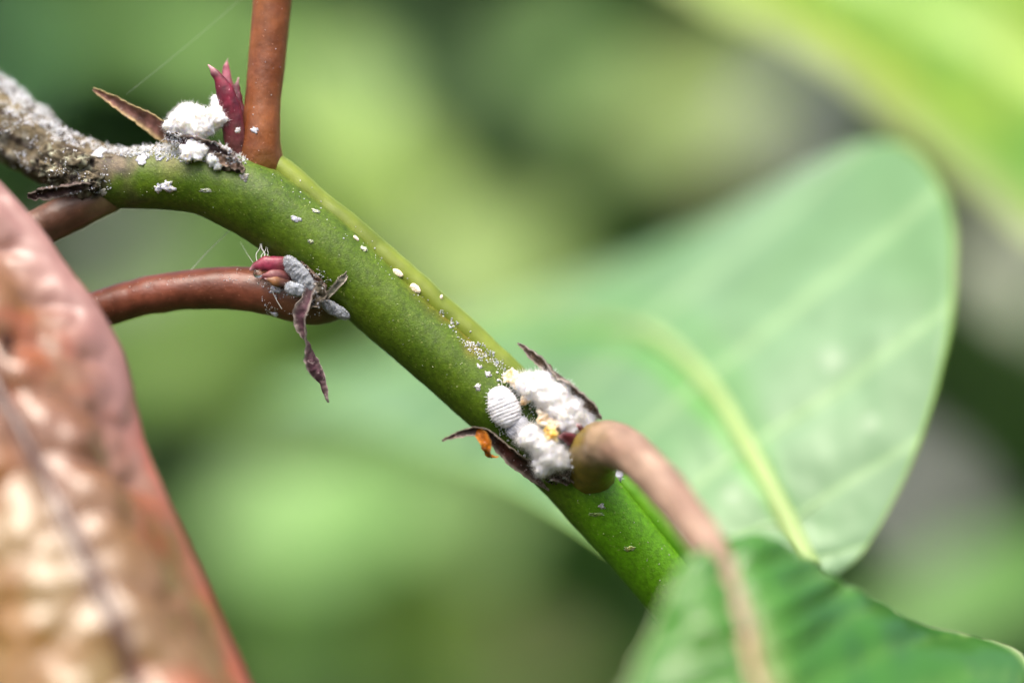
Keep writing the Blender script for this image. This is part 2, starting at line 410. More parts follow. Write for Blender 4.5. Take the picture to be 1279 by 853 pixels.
# ------------------------------------------------------------------ the branch
branch = empty("branch", P(950, 900, 2), "green shoot with brown petioles, grey bark and a folded glossy leaf", "branch")
LG, MG, DG, BR, OL = lin(118, 124, 60), lin(80, 105, 18), lin(55, 82, 10), lin(108, 92, 34), lin(96, 88, 36)
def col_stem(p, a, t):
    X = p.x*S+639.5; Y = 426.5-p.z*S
    c = mixc(MG, DG, .5+.5*fbm(p, .25, 3)+.35*fbm(p, 2.5, 3)); c = mixc(c, LG, .55*sstep(.45, .95, math.cos(a+.55)))  # greyish highlight along the upper side is painted into the stem colour
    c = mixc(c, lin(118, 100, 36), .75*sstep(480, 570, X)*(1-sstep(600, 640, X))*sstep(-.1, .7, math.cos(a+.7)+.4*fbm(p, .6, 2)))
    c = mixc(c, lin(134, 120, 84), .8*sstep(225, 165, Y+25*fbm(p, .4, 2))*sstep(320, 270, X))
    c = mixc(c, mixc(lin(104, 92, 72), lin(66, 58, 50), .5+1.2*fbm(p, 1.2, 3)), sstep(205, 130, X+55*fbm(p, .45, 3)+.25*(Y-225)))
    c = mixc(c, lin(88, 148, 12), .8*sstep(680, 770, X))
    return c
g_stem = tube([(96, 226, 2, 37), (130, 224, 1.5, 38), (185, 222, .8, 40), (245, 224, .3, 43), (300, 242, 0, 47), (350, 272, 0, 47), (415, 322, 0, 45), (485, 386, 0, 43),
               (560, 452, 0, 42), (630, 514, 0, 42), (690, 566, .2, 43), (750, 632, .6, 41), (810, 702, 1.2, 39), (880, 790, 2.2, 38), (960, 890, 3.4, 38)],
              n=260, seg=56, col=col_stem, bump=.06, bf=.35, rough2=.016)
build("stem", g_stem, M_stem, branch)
def col_ridge(p, a, t): return mixc(lin(118, 134, 46), lin(96, 114, 32), .5+1.1*fbm(p, .3, 3))
g_ridge = tube([(316, 196, .6, 8), (345, 208, .3, 16), (395, 252, .2, 17), (460, 305, .1, 17), (530, 366, 0, 16), (590, 420, 0, 16), (640, 466, 0, 15), (690, 515, .2, 12)],
               n=160, seg=22, col=col_ridge, bump=.07, bf=.5, rough2=.01)
build("ridge", g_ridge, M_ridge, branch)
g_ridge2 = tube([(752, 584, .6, 10), (790, 616, .6, 15), (840, 674, 1.0, 15), (890, 740, 2, 15), (965, 835, 3.2, 15)], n=90, seg=20, col=lambda p, a, t: mixc(lin(110, 168, 36), lin(84, 146, 26), .5+fbm(p, .3, 3)), bump=.06, bf=.5)
build("ridge", g_ridge2, M_ridge, branch)
# old grey wood on the left
def col_bark(p, a, t):
    n = noise.fractal(Vector((math.cos(a)*3.2, math.sin(a)*3.2, t*4)), 1.0, 2.0, 4); c = mixc(lin(116, 106, 84), lin(56, 48, 42), .5+1.5*n)
    c = mixc(c, lin(96, 110, 50), .7*sstep(-.1, .35, fbm(p+Vector((30, 0, 0)), .35, 2))*sstep(.3, -.6, math.cos(a)))
    return mixc(c, lin(150, 150, 142), .4*sstep(.1, .4, fbm(p+Vector((0, 60, 0)), 1.1, 3)))
g_old = tube([(-130, 88, 7, 48), (-60, 118, 5.5, 47), (0, 152, 4, 45), (60, 190, 2.8, 38), (110, 214, 2, 34), (160, 216, 1.2, 30)], n=150, seg=54, col=col_bark, bump=.30, bf=.7, rough2=.05, disp=lambda a, t: .34*noise.fractal(Vector((math.cos(a)*2.6, math.sin(a)*2.6, t*3.2)), 1.0, 2.0, 4))
build("old_wood", g_old, M_bark, branch)
# gnarled leaf-scar swelling where the old wood meets the green shoot
# petioles
def col_pet(a0, b0, e0):
    def f(p, a, t):
        c = mixc(a0, b0, .5+1.0*fbm(p, .3, 3)); return mixc(c, e0, sstep(.62, .97, t+.1*fbm(p, .5, 2)))
    return f
g_up = tube([(346, -70, 1.2, 25), (341, -10, .9, 24.5), (335, 60, .6, 23.5), (329, 120, .3, 23), (326, 160, .1, 24), (324, 184, .2, 28), (323, 206, .6, 33), (322, 228, 1.4, 30)], n=110, seg=32,
            col=col_pet(lin(134, 80, 40), lin(110, 60, 30), lin(92, 70, 28)), bump=.05, bf=.5)
build("petiole", g_up, M_petiole, branch)["label"] = "upright orange-brown petiole"
g_lp = tube([(-30, 430, 3, 21), (50, 408, 2.2, 22), (110, 391, 1.6, 23), (180, 370, 1.0, 24), (260, 360, .4, 26), (330, 364, .0, 28), (385, 378, .0, 28), (425, 372, .8, 26)], n=130, seg=34,
            col=col_pet(lin(112, 62, 46), lin(92, 50, 34), lin(86, 70, 44)), bump=.07, bf=.5, rough2=.01)
build("petiole", g_lp, M_petiole, branch)["label"] = "red-brown petiole leaving the middle of the stem"
g_fl = tube([(-40, 330, 1, 24), (30, 295, 1, 24), (75, 272, 1, 25), (125, 245, 1.2, 27), (150, 232, 1.5, 22)], n=70, seg=30, col=col_pet(lin(112, 84, 70), lin(96, 66, 52), lin(112, 104, 66)), bump=.08, bf=.6)
build("petiole", g_fl, M_petiole, branch)["label"] = "dull brown petiole under the grey bark"
def col_rp(p, a, t):
    c = mixc(lin(152, 128, 110), lin(132, 106, 90), .5+1.2*fbm(p, .4, 3)); return mixc(lin(112, 98, 38), c, sstep(.22, .48, t+.08*fbm(p, .5, 2)))
g_rp = tube(disp=lambda a, t: .10*noise.fractal(Vector((math.cos(a)*2, math.sin(a)*2, t*14)), 1.0, 2.0, 3), ctrl=[(734, 602, 1.2, 30), (736, 590, -.6, 33), (742, 568, -2.8, 34), (760, 556, -5.0, 31), (795, 572, -8, 27), (845, 628, -12.5, 25), (888, 690, -17, 23), (912, 745, -20.5, 17), (932, 800, -23, 13)],
            n=120, seg=34, col=col_rp, bump=.07, bf=.5)
build("petiole", g_rp, M_petiole, branch)["label"] = "thick pinkish petiole bending forward to the folded leaf"
# folded glossy leaf on that petiole
def col_fr(u, x, s, p, f):
    t = abs(x); c = mixc(lin(74, 136, 42), lin(54, 116, 34), .5+1.2*fbm(p, .1, 2))
    c = mixc(c, lin(120, 165, 70), .5*math.exp(-(math.sin(math.pi*f)/.2)**2))
    c = mixc(c, lin(176, 190, 140), sstep(.93, 1, t) if x < 0 else .6*sstep(.96, 1, t))
    if x > 0: c = mixc(c, lin(196, 150, 130), .9*math.exp(-((u-.42)/.03)**2)*sstep(.82, .93, t))
    return mixc(c, lin(170, 160, 110), math.exp(-(t/.05)**2))
gl = big_leaf(branch, [(886, 684, -17), (912, 745, -20.5), (932, 800, -23), (952, 860, -25), (985, 940, -27), (1030, 1050, -29), (1110, 1220, -30)],
         [(872, 688, -18), (846, 716, -20), (818, 778, -22), (784, 850, -24), (752, 930, -26), (760, 1060, -29), (1000, 1220, -31)],
         [(905, 670, -15), (960, 682, -11), (1012, 712, -8), (1062, 740, -6), (1160, 784, -5), (1290, 848, -6), (1200, 1220, -29)],
         70, 18, col_fr, M_leaf, M_leaf, quilt=.55, nveins=9, slant=1.6, rib=(15, 7), ribcol=lin(186, 150, 118), veincol=lin(96, 150, 60), vein_r=3, th=.45, bulge=(.8, 2.2), name="leaf_blade")

# surface lookup: what the eye meets on the branch at a photo position
bv, bf_ = [], []
for gx in (g_stem, g_ridge, g_ridge2, g_old, g_up, g_lp, g_fl, g_rp):
    o = len(bv); bv += gx.v; bf_ += [tuple(i+o for i in f) for f in gx.f]
bvh = BVHTree.FromPolygons(bv, bf_)
EYE = Vector((0, -D, 0))
def hit(px, py):
    d = (P(px, py, 0)-EYE).normalized(); loc, n, i, dist = bvh.ray_cast(EYE, d)
    if loc is None: return None
    return loc, (n if n.dot(d) < 0 else -n)

# ------------------------------------------------------------------ dry stipules, bud scales and buds on the branch
def cdry(a, b, edge, k=1.0):
    def f(u, v, s, p):
        c = mixc(a, b, .5+1.3*fbm(p, 1.1, 3)); return mixc(c, edge, max(sstep(.35, .5, abs(v-.5)), sstep(.9, 1, u))*k)
    return f
def stip(ctrl, label, a, b, e, **k):
    o = build("stipule", ribbon(ctrl, col=cdry(a, b, e), **k), M_dry, branch); o["label"] = label; return o
DK, PU, GR = lin(70, 58, 54), lin(78, 52, 62), lin(176, 166, 158)
stip([(388, 352, -2.4, 7, 0), (384, 372, -2.6, 6, 10), (376, 392, -2.7, 10, 30), (378, 412, -2.6, 10, 60), (384, 430, -2.4, 6, 100), (388, 446, -2.2, 9, 140), (395, 462, -2.0, 9, 165), (402, 476, -1.8, 5, 190), (406, 490, -1.7, 3, 200), (410, 503, -1.6, 1, 200)],
     "twisted dry purple-brown stipule hanging from the stem", PU, lin(96, 78, 80), GR, n=90, th=.10, cup=.6)
stip([(405, 372, -2.6, 4, 0), (416, 362, -2.75, 4, 20), (426, 350, -2.7, 5, 30), (434, 341, -2.4, 3, 30)], "small grey shrivelled stipule lying on the stem", lin(98, 96, 84), lin(120, 120, 104), GR, n=30, m=7, th=.08)
stip([(552, 550, -3.2, 1, 0), (572, 543, -3.2, 3.5, 10), (592, 538, -3.0, 6, 25), (610, 541, -2.8, 7, 40), (626, 556, -2.6, 10, 40), (646, 574, -2.3, 12, 35), (668, 588, -1.8, 13, 30), (692, 602, -1.2, 12, 20)],
     "dark curled stipule below the wax-covered node", lin(74, 40, 32), lin(60, 50, 46), lin(150, 140, 128), n=80, th=.12, cup=.7)
stip([(594, 538, -2.9, 6, 10), (602, 544, -3.1, 7, 15), (607, 553, -3.2, 7, 20), (608, 562, -3.1, 6, 40), (612, 569, -2.8, 6, 70), (622, 570, -2.5, 4, 90)], "translucent orange curl of the dark stipule", lin(176, 104, 18), lin(150, 80, 14), lin(190, 130, 50), n=36, m=7, th=.08, cup=.4)
stip([(647, 428, -2.6, 1, 0), (660, 439, -2.7, 4, 20), (677, 453, -2.9, 7, 40), (694, 468, -3.1, 6, 90), (710, 482, -3.3, 9, 60), (726, 496, -3.3, 8, 40), (740, 510, -3.0, 7, 30), (747, 524, -2.2, 5, 30)],
     "brown twisted stipule above the wax-covered node", lin(92, 76, 62), lin(64, 52, 44), GR, n=80, th=.14, cup=.6)
stip([(116, 112, .2, 2, 0), (134, 121, .2, 5, 10), (158, 135, .2, 8, 20), (180, 147, .2, 11, 25), (200, 160, .4, 13, 20), (214, 172, .8, 10, 10)],
     "pointed dry pinkish brown stipule beside the white wax mound", lin(150, 108, 100), lin(116, 84, 72), lin(196, 176, 130), n=70, th=.14, cup=.8)
# scales wrapped round the old node
extra = []
for i, (rows, a, b) in enumerate([
    ([(34, 246, -1.8, 3, 20), (56, 242, -2.4, 8, 30), (84, 236, -2.8, 8, 40), (112, 232, -2.0, 5, 50)], lin(52, 36, 36), lin(70, 50, 46)),
    ([(206, 170, -1.6, 5, 10), (240, 178, -2.3, 8, 20), (272, 186, -2.5, 9, 30), (300, 206, -2.5, 7, 40)], lin(72, 56, 60), lin(104, 88, 84)),
    ([(262, 196, -2.5, 3, 0), (282, 200, -2.7, 7, 20), (300, 206, -2.75, 6, 40), (304, 216, -2.7, 3, 50)], lin(140, 116, 100), lin(110, 88, 76)),
    ([(690, 596, -2.4, 4, 0), (702, 590, -2.9, 7, 20), (714, 572, -3.0, 6, 40), (718, 556, -2.8, 3, 50)], lin(48, 36, 34), lin(74, 60, 54)),
    ([(672, 590, -2.2, 4, 0), (690, 590, -2.8, 7, 20), (704, 598, -2.7, 6, 40), (714, 604, -2.2, 3, 50)], lin(58, 48, 42), lin(90, 80, 70)),
    ([(396, 352, -2.6, 4, 0), (402, 366, -2.75, 7, 20), (396, 378, -2.6, 6, 40), (388, 384, -2.2, 3, 50)], lin(70, 66, 54), lin(96, 88, 74)),
    ([(356, 318, -1.2, 3, 0), (376, 330, -2.0, 5, 20), (396, 350, -2.5, 5, 30), (410, 368, -2.6, 3, 30)], lin(104, 72, 58), lin(84, 58, 48))]):
    _g = ribbon(rows, n=44, m=9, th=.14, cup=.9, wrinkle=.26, col=cdry(a, b, lin(150, 140, 130), .6)); extra.append(_g); build("bud_scale", _g, M_dry, branch)
def bud(label, scales):
    b = None
    for k, (rows, a, c) in enumerate(scales):
        gg = tube(rows, n=30, seg=14, col=lambda p, an, t, a=a, c=c: mixc(mixc(mixc(a, c, .5+1.2*fbm(p, 1.2, 2)), lin(196, 150, 160), sstep(.75, 1, t)), lin(96, 62, 58), .8*sstep(.45, .1, t+.15*fbm(p, 1.5, 2))), squash=.6, bump=.09, bf=1.6)
        if b is None: b = build("bud", gg, M_bud, branch); b["label"] = label
        else: build("scale", gg, M_bud, b)
R1, R2, R3 = lin(128, 36, 60), lin(84, 26, 42), lin(80, 38, 48)
bud("pointed crimson bud beside the upright petiole", [
    ([(296, 198, -.4, 11), (293, 172, -.7, 14), (289, 145, -.9, 14), (283, 120, -1.1, 12), (275, 101, -1.2, 8), (267, 89, -1.2, 4), (260, 81, -1.2, .8)], R1, R2),
    ([(302, 196, 0, 9), (300, 165, 0, 10), (298, 140, 0, 9), (295, 118, .1, 7), (296, 106, .1, 3), (298, 97, .1, .7)], R3, R2),
    ([(286, 130, .4, 9), (284, 105, .4, 8), (282, 90, .4, 5), (283, 80, .4, 2.5), (285, 73, .4, .7)], lin(150, 84, 100), R3)])
bud("small pink bud in the middle node", [
    ([(372, 338, -1.2, 10), (352, 332, -1.8, 12), (334, 330, -2.0, 10), (320, 333, -2.0, 6), (312, 338, -2.0, 1)], lin(138, 50, 74), lin(106, 32, 50)),
    ([(366, 346, -1.4, 9), (346, 346, -2.2, 9), (332, 346, -2.4, 5), (322, 347, -2.4, 1)], lin(124, 78, 80), lin(104, 50, 54)),
    ([(362, 352, -1.6, 7), (346, 352, -2.4, 7), (336, 350, -2.6, 3), (330, 348, -2.6, .8)], lin(128, 88, 54), lin(98, 72, 50))])
bud("dark red bud sunk in the white wax", [
    ([(722, 560, -2.6, 7), (716, 550, -3.4, 9), (706, 546, -3.8, 7), (698, 546, -3.8, 2)], lin(110, 42, 52), lin(80, 28, 38)),
    ([(728, 552, -3.2, 4), (729, 542, -3.7, 5), (725, 534, -3.8, 3), (720, 530, -3.8, 1)], lin(92, 36, 44), lin(70, 30, 36))])

# ------------------------------------------------------------------ white wax wool
WW = lin(246, 246, 246)
def ico(sub):
    import bmesh
    bm = bmesh.new(); bmesh.ops.create_icosphere(bm, subdivisions=sub, radius=1)
    v = [p.co.copy() for p in bm.verts]; f = [tuple(q.index for q in x.verts) for x in bm.faces]; bm.free(); return v, f
ICO1, ICO2, ICO3 = ico(1), ico(2), ico(3)
def remesh(g, voxel):
    me = bpy.data.meshes.new("tmp"); me.from_pydata([tuple(p) for p in g.v], [], g.f); me.update()
    o = bpy.data.objects.new("tmp", me); COL.objects.link(o)
    md = o.modifiers.new("r", 'REMESH'); md.mode = 'VOXEL'; md.voxel_size = voxel
    dg = bpy.context.evaluated_depsgraph_get(); m2 = bpy.data.meshes.new_from_object(o.evaluated_get(dg))
    v = [p.co.copy() for p in m2.vertices]; n = [p.normal.copy() for p in m2.vertices]; f = [tuple(p.vertices) for p in m2.polygons]
    bpy.data.objects.remove(o); bpy.data.meshes.remove(me); bpy.data.meshes.remove(m2); return v, n, f
def sliver(g, p, d, L_, r, c, curl=.3):
    d = d.normalized(); s = d.cross(Vector((random.uniform(-1, 1), random.uniform(-1, 1), random.uniform(-1, 1))))
    if s.length < 1e-3: return
    s.normalize(); w = d.cross(s); V = []; F = []
    for i, (t, k) in enumerate(((0, 1), (.5, .8), (1, .25))):
        q = p+d*(L_*t)+s*(curl*L_*t*t)
        for a in (0, 2.094, 4.189): V.append(q+(w*math.cos(a)+d.cross(w)*math.sin(a))*(r*k))
    for i in (0, 1):
        for a in range(3): F.append((i*3+a, i*3+(a+1) % 3, i*3+3+(a+1) % 3, i*3+3+a))
    F.append((6, 7, 8)); g.add(V, F, c)
def clump(label, lumps, fibres=600, fl=.35, voxel=.08, tint=None, cat="wax", rough=.13, name="wax_clump", group=None):
    """lumps rows (px,py,y,r_px)"""
    g0 = Geo()
    for (px, py, y, r) in lumps:
        c = P(px, py, y); rr = r/S; sq = Vector((random.uniform(.85, 1.15), random.uniform(.8, 1.05), random.uniform(.85, 1.15)))
        g0.add([c+Vector((p.x*sq.x, p.y*sq.y, p.z*sq.z))*(rr*(1+.25*fbm(p*1.5+c, 1.3, 2))) for p in ICO3[0]], ICO3[1], (0, 0, 0))
    v, n, f = remesh(g0, voxel)
    v2 = [p+q*(rough*1.3*fbm(p, 1.7, 3)+rough*1.1*fbm(p+Vector((7, 3, 1)), 4.0, 4)) for p, q in zip(v, n)]
    cs = [tint(p) if tint else mixc(WW, lin(236, 238, 240), .5+1.2*fbm(p, 1.0, 2)) for p in v2]
    g = Geo(); g.add(v2, f, cs); c = P(lumps[0][0], lumps[0][1], lumps[0][2])
    th = empty(name, min(v2, key=lambda p: p.z), label, cat, group)
    build("wool", g, M_wax, th)
    if fibres:
        gf = Geo()
        for _ in range(fibres):
            i = random.randrange(len(v2)); d = n[i]+Vector((random.gauss(0, .6), random.gauss(0, .6), random.gauss(0, .6)))
            sliver(gf, v2[i]-n[i]*.05, d, random.uniform(.3, 1)*fl, random.uniform(.005, .011), WW, random.uniform(-.6, .6))
        tag(build("fibre", gf, M_wax, th), kind="stuff")
    return th
def rnd_lumps(rows, k=5, spread=.75):
    out = []
    for (px, py, y, r) in rows:
        out.append((px, py, y, r))
        for _ in range(k):
            a = random.uniform(0, 6.283); q = spread*r
            out.append((px+q*math.cos(a), py+q*math.sin(a), y+random.uniform(-.5, .1)*r/S, r*random.uniform(.3, .5)))
    return out
clump("bright white woolly wax mound between dry stipule and crimson bud",
      rnd_lumps([(220, 154, -.9, 13), (236, 150, -1.3, 18), (254, 152, -1.3, 17), (268, 148, -1.1, 13), (271, 132, -.9, 8), (269, 122, -.8, 4), (246, 160, -1.6, 14)], 5), fibres=4000, fl=.42)
clump("white wax lump on the bark below the crimson bud", rnd_lumps([(232, 191, -2.4, 9), (244, 190, -2.5, 9), (240, 182, -2.3, 8), (252, 186, -2.4, 6)], 4), fibres=800, fl=.22)
clump("small grey-white wax tuft near the dark bud scales", rnd_lumps([(266, 200, -2.4, 7), (272, 208, -2.5, 4)], 4), fibres=500, fl=.2, tint=lambda p: mixc(lin(190, 200, 204), lin(220, 224, 226), .5+fbm(p, 2, 2)))
clump("thick white wool along the upper side of the wax-covered node",
      rnd_lumps([(658, 480, -2.4, 13), (676, 484, -2.7, 18), (694, 496, -2.9, 20), (710, 510, -2.8, 18), (724, 526, -2.5, 17), (734, 540, -2.2, 11), (706, 522, -3.2, 14), (716, 536, -3.1, 10), (694, 514, -3.2, 10)], 5), fibres=9000, fl=.6)
clump("loose white wool at the lower side of the wax-covered node",
      rnd_lumps([(664, 546, -3.0, 14), (676, 556, -3.1, 14), (690, 568, -3.2, 16), (682, 578, -3.0, 13), (700, 574, -3.2, 11)], 5), fibres=6500, fl=.6)
tan = lambda p: mixc(lin(224, 190, 150), lin(244, 226, 204), .5+1.6*fbm(p, 1.6, 3))
clump("beige crumb at the upper rim of the white wool", rnd_lumps([(637, 470, -2.3, 8), (642, 476, -2.4, 7)], 4), fibres=60, fl=.15, tint=tan, rough=.2, name="crumb", cat="crumb", voxel=.08)
clump("tan crusty wax patch in the middle of the node", rnd_lumps([(680, 522, -3.0, 9), (688, 530, -3.3, 9), (698, 530, -3.4, 7)], 5), fibres=120, fl=.2, tint=tan, rough=.22, name="crumb", cat="crumb", voxel=.08)
clump("amber yellow crumb beside the dark red bud", rnd_lumps([(690, 543, -3.7, 8), (684, 540, -3.5, 6)], 3), fibres=60, fl=.15, tint=lambda p: mixc(lin(214, 168, 80), lin(240, 214, 160), .5+1.6*fbm(p, 1.8, 3)), rough=.2, name="crumb", cat="crumb", voxel=.08)
clump("small brownish crumb right of the striped mealybug", rnd_lumps([(655, 500, -2.7, 5), (658, 494, -2.6, 3)], 3), fibres=40, fl=.12, tint=lambda p: mixc(lin(176, 146, 110), lin(214, 196, 172), .5+1.6*fbm(p, 2, 3)), rough=.14, name="crumb", cat="crumb", voxel=.07)

# gnarled leaf scars where the old wood meets the green shoot
for rows, rr in (([(84, 212, .2, 24), (104, 222, .2, 26), (60, 206, 1.0, 20), (122, 232, .6, 20)], .34), ([(98, 204, -.9, 11), (74, 218, -1.0, 12), (112, 226, -1.0, 12), (90, 228, -1.0, 10)], .30), ([(284, 206, -1.9, 9), (296, 210, -1.9, 8), (272, 196, -1.8, 8)], .18)):
    g0 = Geo()
    for (px, py, y, r) in rows:
        c = P(px, py, y); g0.add([c+p*(r/S) for p in ICO3[0]], ICO3[1], (0, 0, 0))
    v, n, f = remesh(g0, .11)
    v = [p+q*(rr*1.4*fbm(Vector((p.x*.6, p.y, p.z*1.5)), 1.2, 3)+rr*.9*fbm(Vector((p.x*.7, p.y, p.z*1.4)), 3.4, 3)) for p, q in zip(v, n)]
    gg = Geo(); gg.add(v, f, [mixc(mixc(lin(104, 96, 78), lin(44, 38, 34), .5+1.5*fbm(p, 1.6, 3)), lin(150, 152, 132), .7*sstep(.1, .4, fbm(p+Vector((20, 0, 0)), 1.3, 3))) for p in v])
    extra.append(gg); build("leaf_scar", gg, M_bark, branch)

# ------------------------------------------------------------------ mealybugs
def mealybug(label, px, py, L_px, W_px, ang, H=.55, nseg=11, tintc=WW, groove=lin(150, 152, 160), fil=.16, lift=0.0, loc=None, nrm=None, group="mealybugs on the branch", ga=1.0, fringe=14):
    """oval segmented body lying on the bark; ang = direction of the head in the picture (degrees, 0 = right, 90 = up)"""
    if loc is None:
        h = hit(px, py); loc, nrm = (h if h else (P(px, py, -2.3), Vector((0, -1, 0))))
    loc = loc+nrm*lift
    a = math.radians(ang); ax = Vector((math.cos(a), 0, math.sin(a))); ax = (ax-nrm*ax.dot(nrm)).normalized(); sx = nrm.cross(ax)
    L_, W_ = L_px/S/2, W_px/S/2; g = Geo(); nu, nv = 90, 26; V = []; C = []; F = []
    for i in range(nu+1):
        u = i/nu; x = -math.cos(math.pi*u); prof = math.sin(math.pi*u)**.75*(1-.10*x)
        seg = abs(math.sin(math.pi*nseg*(x*.5+.5)))
        for k in range(nv):
            th = 2*math.pi*k/nv; cs, sn = math.cos(th), math.sin(th)
            up = max(sn, 0); ridge = 1-.10*(1-seg**.45)*(up**.4)
            yy = cs*W_*prof*(1+.035*seg)*(.98+.02*ridge); zz = (sn*H*W_*1.25 if sn > 0 else sn*.25*W_)*prof*ridge
            q = loc+ax*(x*L_)+sx*yy+nrm*(zz+.12*W_)
            q = q+nrm*((.05 if ga == 1 else .11)*fbm(q, 3.5, 3))+sx*(.06*fbm(q+Vector((11, 0, 0)), 1.6, 2))+ax*(.05*fbm(q+Vector((0, 11, 0)), 1.6, 2))
            V.append(q)
            gcol = (1-seg**1.1)**1.4*sstep(.12, .5, up)*.95*sstep(.75, .2, x+.5*fbm(q, 1.6, 2))*sstep(-.35, .15, fbm(q+Vector((4, 4, 4)), 1.1, 3)+.2)
            gcol *= ga; c = mixc(tintc, groove, gcol); c = mixc(c, groove, .35*math.exp(-(cs/.09)**2)*(up > .3))
            C.append(mixc(c, tuple(.75*z for z in groove), max(0, .3*fbm(q, 3.0, 2))))
    for i in range(nu):
        for k in range(nv):
            k2 = (k+1) % nv; F.append((i*nv+k, i*nv+k2, (i+1)*nv+k2, (i+1)*nv+k))
    g.add(V, F, C)
    t = empty("mealybug", loc, label, "insect", group); build("body", g, M_bug, t)
    if fringe:
        g1 = Geo(); sliver(g1, Vector((0, 0, 0)), Vector((0, 0, 1)), 1, .11, WW, .15)
        gp = Geo()
        for _ in range(int(26*L_px)):
            i = random.randrange(len(V)); sliver(gp, V[i], nrm+ax*random.gauss(0, .8)+sx*random.gauss(0, .8), random.uniform(.04, .13), .010, tintc, random.uniform(-.5, .5))
        tag(build('powder', gp, M_wax, t), kind='stuff')
        for sd in (-1, 1):
            for k in range(fringe):
                x = -1+2*(k+.5)/fringe; prof = math.sqrt(max(0, 1-x*x))**.9; p = loc+ax*(x*L_*1.0)+sx*(sd*W_*prof*.97)+nrm*(.12*W_)
                d = (sx*(sd*W_*prof)+ax*(x*L_*.6)).normalized()+nrm*random.uniform(-.2, .2)
                gg = Geo(); sliver(gg, p-d*.05, d, fil*random.uniform(.7, 1.3)*(1.5 if x < -.8 else 1)*W_/1.0, .045*W_, WW, random.uniform(-.2, .2))
                build("wax_filament", gg, M_wax, t)
    return t
mealybug("striped white mealybug with dark segment lines on the green stem", 629, 508, 52, 38, 112, nseg=12, lift=.05, tintc=lin(232, 234, 240), groove=lin(104, 106, 118), fringe=16, fil=.28)
BG, BGG = lin(150, 156, 164), lin(96, 100, 110)
mealybug("small grey mealybug half under the upper wool", 650, 486, 26, 15, 190, tintc=lin(196, 200, 206), groove=lin(110, 114, 122), nseg=9, fringe=8)
mealybug("dull grey mealybug beneath the striped one", 647, 533, 32, 18, 50, tintc=lin(190, 194, 204), groove=lin(128, 130, 142), nseg=10, lift=.15, fringe=10)
mealybug("long bluish grey mealybug between pink bud and stem", 374, 342, 56, 23, -45, tintc=BG, groove=BGG, nseg=12, loc=P(375, 342, -2.1), nrm=Vector((-.35, -.85, -.2)).normalized(), ga=.45, fringe=12)
mealybug("fringed pale blue-grey mealybug below the long one", 369, 361, 28, 18, -10, tintc=lin(172, 180, 190), groove=BGG, nseg=9, loc=P(370, 361, -2.2), nrm=Vector((-.2, -.9, -.35)).normalized(), ga=.45, fringe=14, fil=.3)
mealybug("half-hidden blue-grey mealybug in the fork under the stem", 420, 388, 38, 17, -28, tintc=BG, groove=BGG, nseg=11, loc=P(420, 387, -1.6), nrm=Vector((-.25, -.9, -.35)).normalized(), ga=.45, fringe=8)
CW = lin(238, 226, 206); CGv = lin(206, 190, 164); GN = "pale nymphs on the stem ridge"
for (px, py, l, w, a, lab) in [(497, 341, 15, 9, -25, "plump cream nymph in the groove beside the ridge"), (519, 361, 15, 10, -30, "rounder cream nymph with tan side in the groove"),
                          (444, 298, 9, 5, -45, "slim whitish nymph high in the stem groove"), (551, 371, 6, 4, 60, "tiny white nymph on the ridge crest")]:
    mealybug(lab, px, py, l, w, a, H=.8, nseg=7, tintc=CW, groove=CGv, fringe=0, group=GN)

# ------------------------------------------------------------------ loose wax flakes (each one that can be picked out)
def flake(px, py, rx, ry, label, y=None, c=WW):
    h = hit(px, py) if y is None else (P(px, py, y), Vector((0, -1, 0)))
    if h is None: h = (P(px, py, -2), Vector((0, -1, 0)))
    loc, n = h; X = Vector((1, 0, 0)); X = (X-n*X.dot(n)).normalized(); Z = n.cross(X); g = Geo(); o = Vector((px, py, 0))
    V = [loc+(X*(p.x*rx/S)+Z*(p.y*ry/S)+n*(p.z*min(rx, ry)/S*.32))*(1+.9*fbm(p*1.6+o, 1.0, 3)) for p in ICO3[0]]
    V = [q+n*(.06*fbm(q, 4, 2)) for q in V]
    g.add(V, ICO3[1], c); return tag(build("wax_flake", g, M_wax), label, "wax flake", "loose wax flakes on the branch")
flake(178, 199, 6, 7, "square white wax flake under the bark edge")
flake(208, 233, 9, 6, "wedge-shaped white wax flake on the green bend")
flake(197, 236, 4, 5, "small white wax flake touching the wedge-shaped one")
flake(123, 192, 8, 7, "white powdery lump on the old wood", c=lin(226, 230, 230))
flake(129, 240, 4, 4, "cream dot where bark meets green stem", c=lin(214, 206, 180))
flake(318, 163, 5, 3.5, "white fleck on the base of the upright petiole")
flake(297, 163, 3, 3, "pale fleck between crimson bud and petiole", c=lin(210, 214, 206))
flake(369, 274, 6, 3, "oblong white fleck on the upper stem")
flake(388, 302, 3, 3, "faint pale fleck on the stem flank", c=lin(170, 178, 140))
flake(258, 238, 8, 2.5, "thin pale streak of wax on the green bend", c=lin(186, 196, 160))
flake(345, 362, 8, 5, "white flake stuck on the red-brown petiole")
flake(344, 388, 6, 5, "white flake hanging at the petiole's lower edge", y=-.9)
flake(335, 303, 9, 4, "white wax fleck under the stem above the pink bud", y=-.4)
flake(598, 458, 3.5, 3, "cream grain on the olive patch of stem", c=CW)
flake(609, 467, 4, 3.5, "larger cream grain beside the white wool", c=CW)
flake(597, 483, 4, 4, "cream grain low on the stem flank", c=CW)
flake(752, 632, 3.5, 3.5, "cream dot below the petiole base", c=CW)
flake(663, 553, 3, 4, "white shred under the striped mealybug")
flake(786, 685, 6, 3, "yellowish scar on the lower stem", c=lin(176, 190, 96))
flake(745, 642, 9, 2, "pale scratch on the lower stem", c=lin(150, 180, 90))
flake(772, 592, 5, 8, "white powder patch where petiole meets lower stem")
flake(526, 458, 4, 3, "bluish white fleck on the stem's lower edge", c=lin(200, 214, 220), y=-.6)
